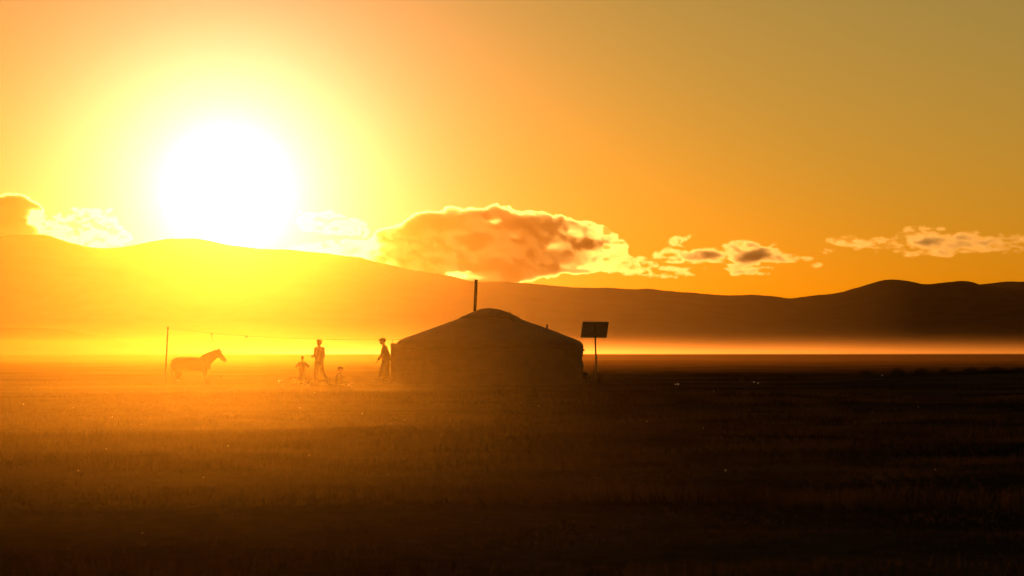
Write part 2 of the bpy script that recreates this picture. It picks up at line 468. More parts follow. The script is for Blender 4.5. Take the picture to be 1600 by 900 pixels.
roof = pydata("roof", V_, F_, felt, tent)
capp = [(1.16, 2.565), (1.18, 2.585), (0.98, 2.675), (0.80, 2.755), (0.55, 2.855), (0.33, 2.925), (0.15, 2.955), (0.0001, 2.965)]
V_, F_ = lathe(capp, 0.03, 14)
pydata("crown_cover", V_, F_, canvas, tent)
# belts round the wall
def torus(r, z, t, wob=0.0, seed=0):
    pr = [(r + t * math.cos(q), z + t * math.sin(q)) for q in np.arange(6) / 6 * 2 * math.pi]
    return lathe(pr, wob, seed, closed=True)
for z, r in ((0.50, 3.625), (1.00, 3.615), (1.33, 3.685)):
    V_, F_ = torus(r, z, 0.022, 0.045, 5)
    pydata("belt_rope", V_, F_, rope_m, tent)

def tube(pts, r, n=8, cap=True):
    """tube along points; r scalar or list"""
    pts = [Vector(p) for p in pts]
    rs = r if isinstance(r, (list, tuple)) else [r] * len(pts)
    V = []; Fc = []
    up = Vector((0, 0, 1))
    for k, p in enumerate(pts):
        d = (pts[min(k + 1, len(pts) - 1)] - pts[max(k - 1, 0)]).normalized()
        u = d.cross(up) if abs(d.z) < 0.95 else d.cross(Vector((0, 1, 0)))
        u.normalize(); w = u.cross(d)
        for i in range(n):
            q = 2 * math.pi * i / n
            V.append(p + (u * math.cos(q) + w * math.sin(q)) * rs[k])
    for k in range(len(pts) - 1):
        for i in range(n):
            j = (i + 1) % n
            Fc.append((k * n + i, k * n + j, (k + 1) * n + j, (k + 1) * n + i))
    if cap:
        Fc.append(tuple(range(n - 1, -1, -1))); Fc.append(tuple((len(pts) - 1) * n + i for i in range(n)))
    return V, Fc

def roof_z(r):
    rr = [p[0] for p in roofp[::-1]]; zz = [p[1] for p in roofp[::-1]]
    return float(np.interp(r, rr[:-3], zz[:-3]))
for k in range(5):     # ropes tying the cover down over the roof
    a = k / 5 * 2 * math.pi + 0.3
    pts = [((r) * math.cos(a + 0.10 * (r - 1)), r * math.sin(a + 0.10 * (r - 1)), roof_z(r) + 0.028) for r in np.linspace(1.1, 3.55, 14)]
    pts += [(3.72 * math.cos(a + 0.27), 3.72 * math.sin(a + 0.27), 1.34), (3.70 * math.cos(a + 0.27), 3.70 * math.sin(a + 0.27), 0.98)]
    v, f = tube(pts, 0.013, 6)
    pydata("tie_rope", v, f, rope_m, tent)
# stovepipe with seams and a rim
def loc(px, py, y=0.0):      # tent-local point from a row and column at the tent's own distance
    p = W(px, py, TY + y); return Vector((p.x - tent.location.x, y, p.z - tent.location.z))
b0 = loc(741.3, 500); b1 = loc(744.2, 437.0)
pp = []; pr = []
for k in range(25):
    q = k / 24; pp.append(b0.lerp(b1, q)); pr.append(0.0655 if (k % 8) in (0, 1) else 0.062)
v, f = tube(pp, pr, 14, cap=False)
pipe = pydata("stovepipe", v, f, rust, tent)
v, f = tube([b1 - (b1 - b0).normalized() * 0.03, b1 + (b1 - b0).normalized() * 0.004], 0.068, 14)
pydata("pipe_rim", v, f, rust, pipe)
v, f = tube([b0 + Vector((0, 0, 0.18)), b0 + Vector((0.004, 0, 0.26))], [0.13, 0.075], 14)
pydata("pipe_collar", v, f, rust, pipe)
# short vent stub low on the right of the roof, knot near the crown
v, f = tube([loc(855.0, 520), loc(854.8, 506.6)], [0.045, 0.043], 10)
pydata("vent_stub", v, f, rust, tent)
v, f = tube([loc(796.5, 494), loc(797, 488.2)], [0.06, 0.045], 8)
pydata("rope_knot", v, f, rope_m, tent)
# door on the left side, seen edge on
def bev_box(sx, sy, sz, bev=0.012, loc=(0, 0, 0), rot=None):
    bm = bmesh.new(); bmesh.ops.create_cube(bm, size=1.0)
    bmesh.ops.scale(bm, vec=(sx, sy, sz), verts=bm.verts)
    bmesh.ops.bevel(bm, geom=bm.edges[:], offset=bev, segments=2, affect='EDGES', profile=0.5)
    if rot is not None: bmesh.ops.rotate(bm, cent=(0, 0, 0), matrix=rot, verts=bm.verts)
    bmesh.ops.translate(bm, vec=loc, verts=bm.verts)
    return bm
def bmobj(name, bm, m, parent=None, smooth=False):
    me = bpy.data.meshes.new(name); bm.to_mesh(me); bm.free()
    return link(name, me, m, parent, smooth)
fx = -3.71
dfr = bmobj("door_frame", bev_box(0.26, 0.10, 1.62, 0.01, (fx, -0.47, 0.79)), wood, tent)
bmobj("door_post", bev_box(0.26, 0.10, 1.62, 0.01, (fx, 0.47, 0.79)), wood, dfr)
bmobj("lintel", bev_box(0.28, 0.84, 0.11, 0.01, (fx, 0.0, 1.545)), wood, dfr)
bmobj("threshold", bev_box(0.26, 0.84, 0.09, 0.01, (fx, 0.0, 0.05)), wood, dfr)
dr = bmobj("door", bev_box(0.05, 0.83, 1.38, 0.008, (fx - 0.06, 0.0, 0.79)), door_m, tent)
bmobj("handle", bev_box(0.05, 0.03, 0.16, 0.01, (fx - 0.11, 0.30, 0.78)), rust, dr)

# ------------------------------------------------------------------ solar panel on its pole
frame_m = mat("panel_frame", (0.30, 0.30, 0.30), (0.22, 0.22, 0.22), scale=12, rough=0.45, metal=0.8)
back_m = mat("panel_backsheet", (0.16, 0.15, 0.15), (0.11, 0.10, 0.10), scale=9, rough=0.7)
cell_m = mat("solar_cell", (0.012, 0.016, 0.05), (0.008, 0.010, 0.035), scale=20, rough=0.2)
pole_m = mat("steel_pole", (0.14, 0.12, 0.10), (0.08, 0.07, 0.06), scale=8, rough=0.6, metal=0.5)
PYd = 89.0
pb = W(932.3, 600, PYd); pb.z = float(gz(pb.x, PYd))
sp_ = tag(empty("solar_panel", pb), "dark tilted solar panel on a thin pole right of the tent", "solar panel")
top_c = W(930, 527, PYd) - pb
v, f = tube([(0, 0, -0.2), (-0.01, 0, 0.7), top_c + Vector((0, 0, 0.06))], [0.034, 0.029, 0.026], 10)
pydata("pole", v, f, pole_m, sp_)
phi = R(-16); beta = R(66)
wv = Vector((math.cos(phi), math.sin(phi) * -1, 0)).normalized()
nh = Vector((math.sin(phi), math.cos(phi), 0))
uv = Vector((-math.sin(phi) * math.cos(beta), -math.cos(phi) * math.cos(beta), math.sin(beta)))
wv = Vector((math.cos(phi), -math.sin(phi), 0))
nv = wv.cross(uv) * -1
if nv.y < 0: nv = -nv
cc = W(929.2, 515.2, PYd) - pb
def obox(name, a0, a1, b0_, b1_, n0, n1, m, parent):
    pts = []
    for n_ in (n0, n1):
        for (a, b_) in ((a0, b0_), (a1, b0_), (a1, b1_), (a0, b1_)):
            pts.append(cc + wv * a + uv * b_ + nv * n_)
    Fq = [(0,3,2,1),(4,5,6,7),(0,1,5,4),(1,2,6,5),(2,3,7,6),(3,0,4,7)]
    return pydata(name, pts, Fq, m, parent, smooth=False)
PWd, PHt = 0.525, 0.335
lam = obox("laminate", -PWd + 0.015, PWd - 0.015, -PHt + 0.015, PHt - 0.015, 0.012, 0.020, back_m, sp_)
for c in range(6):
    for r_ in range(4):
        a0 = -PWd + 0.03 + c * (2 * PWd - 0.06) / 6; b_ = -PHt + 0.03 + r_ * (2 * PHt - 0.06) / 4
        obox("cell", a0 + 0.004, a0 + (2 * PWd - 0.06) / 6 - 0.004, b_ + 0.004, b_ + (2 * PHt - 0.06) / 4 - 0.004, 0.0205, 0.0225, cell_m, lam)
for nm_, q in (("frame_rail", (-PWd, PWd, PHt - 0.025, PHt)), ("frame_rail", (-PWd, PWd, -PHt, -PHt + 0.025)),
               ("frame_rail", (-PWd, -PWd + 0.025, -PHt + 0.0255, PHt - 0.0255)), ("frame_rail", (PWd - 0.025, PWd, -PHt + 0.0255, PHt - 0.0255))):
    obox(nm_, *q, -0.012, 0.026, frame_m, sp_)
obox("junction_box", -0.07, 0.07, 0.13, 0.22, -0.012, 0.0115, back_m, sp_)
obox("bracket", -0.025, 0.025, -PHt + 0.03, PHt - 0.03, -0.035, -0.0125, pole_m, sp_)
v, f = tube([top_c + Vector((-0.02, 0, 0.0)), Vector((-0.05, -0.02, 0.9)), Vector((-0.14, -0.04, 0.4)), Vector((-0.22, -0.05, -0.02))], 0.008, 6)
pydata("cable", v, f, rope_m, sp_)

# ------------------------------------------------------------------ lumpy bodies: overlapping shapes fused into one skin
def capsule(p0, p1, r0, r1, sq=(1, 1), n=14, side=None):
    p0 = Vector(p0); p1 = Vector(p1); d = p1 - p0; L = d.length
    d = d.normalized() if L > 1e-6 else Vector((0, 0, 1))
    ref = Vector(side) if side is not None else (Vector((0, 1, 0)) if abs(d.y) < 0.9 else Vector((1, 0, 0)))
    u = (ref - d * ref.dot(d)).normalized(); w = d.cross(u)
    V = []; Fc = []
    rings = []
    for t in np.linspace(-90, 0, 6): rings.append((p0 + d * (r0 * math.sin(R(t))), r0 * math.cos(R(t))))
    if L > 1e-6:
        for t in np.linspace(0, 90, 6): rings.append((p1 + d * (r1 * math.sin(R(t))), r1 * math.cos(R(t))))
    else:
        for t in np.linspace(15, 90, 5): rings.append((p1 + d * (r1 * math.sin(R(t))), r1 * math.cos(R(t))))
    for c, r in rings:
        r = max(r, 1e-4)
        for i in range(n):
            q = 2 * math.pi * i / n
            V.append(c + u * (r * sq[0] * math.cos(q)) + w * (r * sq[1] * math.sin(q)))
    m = len(rings)
    for k in range(m - 1):
        for i in range(n):
            j = (i + 1) % n
            Fc.append((k * n + i, k * n + j, (k + 1) * n + j, (k + 1) * n + i))
    Fc.append(tuple(range(n - 1, -1, -1))); Fc.append(tuple((m - 1) * n + i for i in range(n)))
    return V, Fc
def ellip(c, r, n=14):
    c = Vector(c); V = []; Fc = []
    m = 9
    for k in range(m):
        t = R(-88 + 176 * k / (m - 1))
        for i in range(n):
            q = 2 * math.pi * i / n
            V.append(c + Vector((r[0] * math.cos(t) * math.cos(q), r[1] * math.cos(t) * math.sin(q), r[2] * math.sin(t))))
    for k in range(m - 1):
        for i in range(n):
            j = (i + 1) % n
            Fc.append((k * n + i, k * n + j, (k + 1) * n + j, (k + 1) * n + i))
    Fc.append(tuple(range(n - 1, -1, -1))); Fc.append(tuple((m - 1) * n + i for i in range(n)))
    return V, Fc
def fuse(name, shapes, voxel, m, parent=None, smooth_it=3):
    V = []; Fc = []
    for v, f in shapes:
        o = len(V); V += [tuple(x) for x in v]; Fc += [tuple(i + o for i in q) for q in f]
    me = bpy.data.meshes.new("tmp"); me.from_pydata(V, [], Fc); me.update()
    ob = bpy.data.objects.new("tmp", me); COL.objects.link(ob)
    rm = ob.modifiers.new("r", 'REMESH'); rm.mode = 'VOXEL'; rm.voxel_size = voxel
    if smooth_it:
        sm = ob.modifiers.new("s", 'SMOOTH'); sm.factor = 0.5; sm.iterations = smooth_it
    dg = bpy.context.evaluated_depsgraph_get(); dg.update()
    me2 = bpy.data.meshes.new_from_object(ob.evaluated_get(dg))
    me2.name = name
    bpy.data.objects.remove(ob); bpy.data.meshes.remove(me)
    me2.materials.clear()
    return link(name, me2, m, parent)

skin_m = mat("skin", (0.30, 0.18, 0.12), (0.26, 0.15, 0.10), scale=20, rough=0.6)
hair_m = mat("black_hair", (0.012, 0.010, 0.009), (0.007, 0.006, 0.005), scale=60, rough=0.5)
cloth = {k: mat("cloth_" + k, c, None, scale=14, rough=0.9, bump=0.3, bscale=60) for k, c in
         dict(grey=(0.035, 0.035, 0.038), brown=(0.040, 0.027, 0.020), navy=(0.018, 0.020, 0.032), red=(0.05, 0.018, 0.016), dark=(0.022, 0.020, 0.019), boot=(0.015, 0.012, 0.010)).items()}

def hand(wr, el, palm_dir, s=1.0, curl=0.5):
    """palm and five separate bent fingers beyond the wrist"""
    wr = Vector(wr); d = (wr - Vector(el)).normalized()
    sd = Vector(palm_dir); sd = (sd - d * sd.dot(d)).normalized()      # across the knuckles
    nn = d.cross(sd)                                                   # palm normal
    sh = [capsule(wr, wr + d * 0.075 * s, 0.024 * s, 0.034 * s, (1.15, 0.55), side=sd)]
    for k, (o, L) in enumerate(((-0.027, 0.070), (-0.009, 0.080), (0.010, 0.075), (0.027, 0.060))):
        a = wr + d * 0.085 * s + sd * o * s
        b_ = a + (d * (1 - 0.35 * curl) + nn * 0.5 * curl) * L * 0.55 * s
        c_ = b_ + (d * (0.9 - 0.8 * curl) + nn * 0.95 * curl) * L * 0.5 * s
        sh += [capsule(a - d * 0.02 * s, b_, 0.0105 * s, 0.0095 * s, n=8), capsule(b_, c_, 0.0095 * s, 0.0075 * s, n=8)]
    a = wr + d * 0.025 * s - sd * 0.028 * s
    b_ = a + (d * 0.6 - sd * 0.75 + nn * 0.3) * 0.04 * s; c_ = b_ + (d * 0.95 + nn * 0.4) * 0.032 * s
    sh += [capsule(a, b_, 0.014 * s, 0.011 * s, n=8), capsule(b_, c_, 0.011 * s, 0.008 * s, n=8)]
    return sh
def head(c, face, s=1.0, jaw=1.0):
    """skull, jaw, nose, ears, brow, lips; c = skull centre"""
    c = Vector(c); f = Vector(face).normalized(); up = Vector((0, 0, 1)); l = up.cross(f).normalized()
    sh = [capsule(c - f * 0.022 * s, c + f * 0.018 * s, 0.088 * s, 0.080 * s, (0.88, 1.14), side=l)]
    sh.append(capsule(c + f * 0.028 * s - up * 0.055 * s, c + f * 0.055 * s - up * 0.098 * s, 0.062 * s, 0.036 * s, (0.95, 0.9), side=l))
    sh.append(capsule(c + f * 0.086 * s + up * 0.002 * s, c + f * 0.107 * s - up * 0.038 * s, 0.010 * s, 0.016 * s, n=8))
    sh.append(capsule(c + f * 0.083 * s + up * 0.022 * s - l * 0.035 * s, c + f * 0.083 * s + up * 0.022 * s + l * 0.035 * s, 0.013 * s, 0.013 * s, n=8))
    sh.append(capsule(c + f * 0.084 * s - up * 0.068 * s - l * 0.016 * s, c + f * 0.084 * s - up * 0.068 * s + l * 0.016 * s, 0.010 * s, 0.010 * s, n=8))
    for q in (-1, 1):
        sh.append(capsule(c + l * q * 0.080 * s + up * 0.012 * s - f * 0.004 * s, c + l * q * 0.080 * s - up * 0.028 * s - f * 0.002 * s, 0.016 * s, 0.012 * s, (0.6, 1), n=8, side=l))
        sh.append(ellip(c + l * q * 0.031 * s + f * 0.078 * s - up * 0.004 * s, (0.012 * s, 0.012 * s, 0.009 * s), 8))
    return sh
def foot(an, toe, s=1.0, r=0.042):
    an = Vector(an); toe = Vector(toe); d = (toe - an); 
    heel = an - Vector((d.x, d.y, 0)).normalized() * 0.045 * s + Vector((0, 0, -0.05 * s))
    return [capsule(an, heel, r * 1.05 * s, r * s), capsule(heel, toe, r * s, r * 0.85 * s, (1.0, 0.8), side=(0, 1, 0)), capsule(an, an.lerp(toe, 0.6), r * s, r * 0.9 * s)]

def person(px, Y, zoff, J, s, top_mat, leg_mat, label, cat="person", hairstyle='short', cap=None, skirt=None):
    b = W(px, 600, Y); b.z = float(gz(b.x, Y)) + zoff
    root = tag(empty("person", b), label, cat)
    P = {k: Vector(v) for k, v in J.items() if not isinstance(v, (int, float))}
    face = P['face']
    body = head(P['head'], face, s * 1.02)
    body.append(capsule(P['neck'], P['head'] - Vector((0, 0, 0.05 * s)), 0.058 * s, 0.054 * s))
    body.append(capsule(P['chest'], P['neck'] - Vector((0, 0, 0.03 * s)), 0.125 * s, 0.06 * s, (1.0, 0.8), side=P['shR'] - P['shL']))
    body.append(capsule(P['pelvis'], P['chest'], 0.125 * s, 0.135 * s, (1.05, 0.78), side=P['shR'] - P['shL']))
    body.append(capsule(P['shL'], P['shR'], 0.062 * s, 0.062 * s))
    tops = [capsule(P['pelvis'] - (P['chest'] - P['pelvis']).normalized() * J.get('hem', 0.06), P['chest'], 0.168 * s, 0.168 * s, (1.06, 0.90), side=P['shR'] - P['shL']),
            capsule(P['chest'], P['neck'] - Vector((0, 0, 0.025 * s)), 0.145 * s, 0.075 * s, (1.0, 0.8), side=P['shR'] - P['shL']),
            capsule(P['shL'], P['shR'], 0.074 * s, 0.074 * s)]
    legs = [capsule(P['hipL'], P['hipR'], 0.122 * s, 0.122 * s, (1.0, 1.0))]
    shoes = []
    for q in 'LR':
        sh_, el, wr = P['sh' + q], P['el' + q], P['wr' + q]
        body += [capsule(sh_, el, 0.052 * s, 0.042 * s), capsule(el, wr, 0.042 * s, 0.028 * s)]
        body += hand(wr, el, J['palm' + q], s)
        tops += [capsule(sh_, el, 0.076 * s, 0.062 * s), capsule(el, el.lerp(wr, J.get('sleeve', 0.9)), 0.056 * s, 0.046 * s)]
        hp, kn, an, toe = P['hip' + q], P['kn' + q], P['an' + q], P['toe' + q]
        body += [capsule(hp, kn, 0.082 * s, 0.055 * s), capsule(kn, kn.lerp(an, 0.4), 0.055 * s, 0.056 * s), capsule(kn.lerp(an, 0.4), an, 0.056 * s, 0.036 * s)]
        body += foot(an, toe, s, 0.036)
        legs += [capsule(hp, kn, 0.110 * s, 0.088 * s), capsule(kn, kn.lerp(an, 0.9), 0.088 * s, 0.080 * s)]
        shoes.append(foot(an, toe, s, 0.045))
    vx = 0.009 * max(s, 0.75)
    fuse("body", body, vx, skin_m, root, 2)
    fuse("jacket" if not skirt else "top", tops, 0.014, top_mat, root, 3)
    if skirt:
        v, f = skirt
        n = pydata("skirt", v, f, leg_mat, root)
    else:
        fuse("trousers", legs, 0.014, leg_mat, root, 3)
    for sh_ in shoes: fuse("shoe", sh_, 0.012, cloth['boot'], root, 2)
    c = P['head']; up = Vector((0, 0, 1)); l = up.cross(face).normalized()
    if cap:
        cs_ = [capsule(c - face * 0.035 * s + up * 0.045 * s, c + face * 0.05 * s + up * 0.045 * s, 0.094 * s, 0.082 * s, (1.0, 0.62), side=l),
               capsule(c - face * 0.03 * s + up * 0.07 * s, c + face * 0.03 * s + up * 0.062 * s, 0.085 * s, 0.075 * s, (1.0, 0.62), side=l)]
        co_ = fuse("cap", cs_, 0.011, cap, root, 2)
        br = [capsule(c + face * 0.085 * s + up * 0.035 * s - l * 0.04 * s, c + face * 0.085 * s + up * 0.035 * s + l * 0.04 * s, 0.012 * s, 0.012 * s, n=8),
              capsule(c + face * 0.09 * s + up * 0.033 * s, c + face * (0.145 if J.get('brim') is None else J['brim']) * s + up * 0.022 * s, 0.05 * s, 0.035 * s, (1.0, 0.22), side=l)]
        fuse("brim", br, 0.007, cap, co_, 1)
    hs = [capsule(c - face * 0.04 * s + up * 0.015 * s, c + face * 0.012 * s + up * 0.038 * s, 0.093 * s, 0.086 * s, (0.92, 1.02), side=l)]
    if hairstyle == 'bun':
        hs.append(ellip(c + up * 0.10 * s - face * 0.03 * s, (0.035 * s, 0.035 * s, 0.03 * s)))
        hs.append(capsule(c - face * 0.07 * s, c - face * 0.075 * s - up * 0.10 * s, 0.05 * s, 0.03 * s))
    fuse("hair", hs, 0.010, hair_m, root, 2)
    return root

S = 1 / 40.9
# adult walking left, seen from behind at an angle, left forearm held out
fc = Vector((-0.8, 0.6, 0)).normalized()
person(497, 88.0, 0.0, dict(face=fc, head=(0.035, 0.0, 1.635), neck=(0.04, 0.0, 1.47), chest=(0.045, 0.0, 1.25), pelvis=(0.045, 0.0, 0.90), hem=0.10,
       shL=(-0.075, -0.11, 1.385), elL=(-0.10, -0.17, 1.12), wrL=(-0.20, -0.04, 1.10), palmL=(0, 0, 1),
       shR=(0.17, 0.11, 1.385), elR=(0.195, 0.15, 1.12), wrR=(0.12, 0.16, 0.90), palmR=(0.3, 1, 0),
       hipL=(-0.015, -0.07, 0.86), hipR=(0.09, 0.07, 0.86), knL=(-0.09, -0.09, 0.47), anL=(-0.115, -0.08, 0.08), toeL=(-0.25, 0.0, 0.04),
       knR=(0.155, 0.09, 0.50), anR=(0.35, 0.04, 0.20), toeR=(0.29, 0.10, 0.05)), 1.02, cloth['grey'], cloth['dark'],
       "slim adult in dark clothes striding left past the heaps, bareheaded, forearm held out")
# child with hands on hips
def skirt_mesh(zt, zb, rt, rb, sy=0.8, n=28, seed=3):
    V = []; Fc = []
    rows_ = 8
    for k in range(rows_):
        q = k / (rows_ - 1); z = zt + (zb - zt) * q; r = rt + (rb - rt) * q ** 0.8
        for i in range(n):
            a = 2 * math.pi * i / n
            w = 1 + 0.07 * q * math.sin(a * 7 + 1.0) + 0.04 * q * math.sin(a * 3)
            V.append((r * w * math.cos(a), r * w * sy * math.sin(a), z + 0.012 * q * math.sin(a * 5)))
    for k in range(rows_ - 1):
        for i in range(n):
            j = (i + 1) % n
            Fc.append((k * n + i, (k + 1) * n + i, (k + 1) * n + j, k * n + j))
    o = len(V)
    for k in range(rows_):
        for i in range(n):
            x, y, z = V[k * n + i]; V.append((x * 0.96, y * 0.96, z + 0.002))
    for k in range(rows_ - 1):
        for i in range(n):
            j = (i + 1) % n
            Fc.append((o + k * n + i, o + k * n + j, o + (k + 1) * n + j, o + (k + 1) * n + i))
    for i in range(n):
        j = (i + 1) % n
        Fc.append((i, j, o + j, o + i)); e = (rows_ - 1) * n
        Fc.append((e + i, o + e + i, o + e + j, e + j))
    return V, Fc
s_ = 0.70
person(472.3, 87.0, 0.0, dict(face=Vector((-0.25, -0.97, 0)), head=(0.0, 0.0, 1.03), neck=(0.0, 0.0, 0.89), chest=(0, 0, 0.76), pelvis=(0, 0, 0.55), hem=0.0, sleeve=0.25,
       shL=(0.098, 0, 0.845), elL=(0.235, 0.03, 0.715), wrL=(0.105, -0.03, 0.655), palmL=(0, 1, 0),
       shR=(-0.098, 0, 0.845), elR=(-0.225, 0.03, 0.715), wrR=(-0.10, -0.03, 0.655), palmR=(0, 1, 0),
       hipL=(0.055, 0, 0.52), hipR=(-0.055, 0, 0.52), knL=(0.07, -0.01, 0.30), anL=(0.085, 0, 0.065), toeL=(0.11, -0.12, 0.03),
       knR=(-0.065, -0.01, 0.30), anR=(-0.07, 0, 0.065), toeR=(-0.10, -0.12, 0.03)), s_, cloth['red'], cloth['navy'],
       "small child standing with both hands on hips, elbows out, in flared skirt", hairstyle='bun', skirt=skirt_mesh(0.58, 0.21, 0.095, 0.165))
# seated figure facing right with a peaked cap
person(530.5, 86.0, 0.0, dict(face=Vector((0.93, -0.36, -0.12)).normalized(), head=(0.035, 0, 0.63), neck=(0.005, 0, 0.485), chest=(-0.005, 0, 0.34), pelvis=(-0.03, 0, 0.11), hem=0.02, brim=0.17,
       shL=(0.02, 0.11, 0.43), elL=(0.10, 0.15, 0.25), wrL=(0.19, 0.09, 0.145), palmL=(0, 1, 0),
       shR=(-0.01, -0.12, 0.43), elR=(0.05, -0.17, 0.24), wrR=(0.16, -0.10, 0.135), palmR=(0, 1, 0),
       hipL=(-0.02, 0.07, 0.09), hipR=(-0.02, -0.07, 0.09), knL=(0.18, 0.12, 0.24), anL=(0.37, 0.06, 0.07), toeL=(0.47, 0.06, 0.05),
       knR=(0.18, -0.12, 0.14), anR=(0.27, 0.03, 0.06), toeR=(0.35, 0.0, 0.05)), 0.84, cloth['brown'], cloth['dark'],
       "small figure in a peaked cap sitting on the ground facing right", cap=cloth['navy'])
# man in flat cap walking left beside the door
person(601.0, 89.0, 0.0, dict(face=Vector((-0.98, -0.2, -0.05)).normalized(), head=(-0.085, 0, 1.665), neck=(-0.03, 0, 1.50), chest=(0.005, 0, 1.25), pelvis=(0.035, 0, 0.90), hem=0.12,
       shL=(-0.015, -0.15, 1.40), elL=(-0.10, -0.22, 1.12), wrL=(-0.235, -0.17, 0.935), palmL=(0, 1, 0),
       shR=(0.03, 0.15, 1.40), elR=(0.14, 0.20, 1.14), wrR=(0.185, 0.17, 0.92), palmR=(0.2, 1, 0),
       hipL=(0.01, -0.09, 0.88), hipR=(0.05, 0.09, 0.88), knL=(-0.115, -0.10, 0.50), anL=(-0.19, -0.09, 0.10), toeL=(-0.34, -0.10, 0.05),
       knR=(0.09, 0.10, 0.48), anR=(0.135, 0.08, 0.12), toeR=(0.0, 0.08, 0.045)), 1.03, cloth['brown'], cloth['grey'],
       "man in a flat cap and loose jacket walking left away from the tent door", cap=cloth['dark'])

# ------------------------------------------------------------------ horse
hy = 95.0
def hp(px, py, y=0.0):
    p = W(px, py, hy); return Vector((p.x - hb.x, y, p.z - hb.z))
hb = W(297, 600, hy); hb.z = float(gz(hb.x, hy))
horse = tag(empty("horse", hb), "stocky horse standing side on facing right beside the leaning post", "horse")
coat = mat("horse_coat", (0.045, 0.026, 0.015), (0.03, 0.018, 0.010), scale=4, rough=0.7)
mane_m = mat("horse_mane", (0.02, 0.014, 0.010), (0.012, 0.009, 0.007), scale=30, rough=0.6, stretch=(8, 8, 1))
hoof_m = mat("hoof", (0.05, 0.04, 0.03), None, scale=20, rough=0.5)
U = hy / F
def cp(a, b, r0, r1, sq=(1, 1), ya=0, yb=0): return capsule(hp(*a, ya), hp(*b, yb), r0 * U, r1 * U, sq, 18)
sh = [cp((280, 569), (297, 569.2), 11.2, 11.4, (0.82, 1)), cp((297, 569.2), (316, 570), 11.4, 11.0, (0.80, 1)),
      cp((277, 567), (284, 567), 8.6, 9.4, (0.95, 1)),                      # croup
      cp((316, 569), (322, 571), 10.4, 8.4, (0.80, 1)),                     # shoulder and chest
      cp((311, 565), (318, 566), 6.0, 7.5, (0.55, 1)),                      # withers
      cp((319, 566), (337, 553.6), 9.4, 6.2, (0.48, 1)),                    # neck
      cp((317, 563.5), (333, 552), 5.6, 4.6, (0.36, 1)),
      cp((339.5, 551.5), (343.5, 555.5), 5.9, 5.0, (0.62, 1)),              # skull and cheek
      cp((343.5, 555.0), (350.8, 562.0), 4.6, 3.0, (0.75, 1)),              # muzzle
      cp((350.5, 562.2), (351.4, 563.0), 3.1, 2.9, (0.8, 1)),
      cp((341.5, 547.5), (343.3, 543.8), 1.5, 0.6, (0.8, 1), 0.05, 0.06), cp((340.6, 548.0), (342.2, 544.4), 1.5, 0.6, (0.8, 1), -0.05, -0.06)]
for q, dx in ((-1, 0.0), (1, 1.6)):
    y = q * 0.13
    # front leg: shoulder, elbow, knee, fetlock
    fx_ = -1.2 if q > 0 else 1.0
    sh += [cp((319 + fx_, 574), (319.5 + fx_, 583), 5.6, 3.6, (0.8, 1), y, y), cp((319.5 + fx_, 583), (319.8 + fx_, 590), 3.3, 2.1, (1, 1), y, y),
           cp((319.8 + fx_, 590), (319.8 + fx_, 591), 2.3, 2.1, (1, 1), y, y), cp((319.8 + fx_, 591), (319.6 + fx_, 597.5), 1.7, 1.6, (1, 1), y, y),
           cp((319.6 + fx_, 597.5), (320.6 + fx_, 599.6), 1.9, 2.0, (1, 1), y, y)]
    # hind leg: thigh, stifle forward, hock back, cannon
    hx = 0.8 if q > 0 else -1.2
    sh += [cp((276.5 + hx, 571), (280.5 + hx, 580), 9.0, 5.8, (0.62, 1), y, y), cp((280.5 + hx, 580), (274.8 + hx, 588.5), 5.0, 2.6, (0.7, 1), y, y),
           cp((274.6 + hx, 588), (274.8 + hx, 589.5), 2.5, 2.2, (0.9, 1), y, y), cp((274.8 + hx, 589.5), (276.2 + hx, 597.5), 1.9, 1.8, (1, 1), y, y),
           cp((276.2 + hx, 597.5), (277.4 + hx, 599.6), 2.0, 2.1, (1, 1), y, y)]
fuse("body", sh, 0.016, coat, horse, 4)
for q in (-1, 1):
    for X_ in ((321.0 + (-1.2 if q > 0 else 1.0)), (277.8 + (0.8 if q > 0 else -1.2))):
        c = hp(X_, 600, q * 0.13); c.z = 0.0
        v, f = tube([c + Vector((0.004, 0, -0.01)), c + Vector((-0.015, 0, 0.075))], [0.068, 0.05], 12)
        pydata("hoof", v, f, hoof_m, horse)
mane = []
for x_ in np.linspace(312.5, 341.5, 20):
    y_ = float(np.interp(x_, [312, 316, 319, 326, 334.5, 342], [559.2, 555.8, 553.4, 550.3, 547.3, 545.0]))
    mane.append(cp((x_, y_ + 2.6), (x_ - 0.9, y_ + 0.9 + 0.3 * math.sin(x_ * 2.3)), 1.7, 0.9, (0.55, 1)))
mane += [cp((341.6, 546.6), (346.3, 549.5), 1.4, 0.8, (0.9, 1))]
fuse("mane", mane, 0.012, mane_m, horse, 1)
tail = [cp((269.8, 563), (268.6, 570), 1.9, 2.6, (0.8, 1)), cp((268.6, 570), (268.8, 582), 2.6, 2.9, (0.8, 1)), cp((268.8, 582), (270.0, 594.5), 2.9, 1.2, (0.8, 1))]
fuse("tail", tail, 0.014, mane_m, horse, 2)
# halter: noseband and cheek strap
def strap(pts, r): 
    return tube([hp(*p) for p in pts], r, 6)
v, f = tube([hp(345.3 + 3.6 * math.sin(a) * 0.25, 558.5 + 4.6 * math.cos(a), 0.115 * math.sin(a)) for a in np.linspace(0, 2 * math.pi, 17)], 0.012, 6)
hal = pydata("halter", v, f, rope_m, horse)

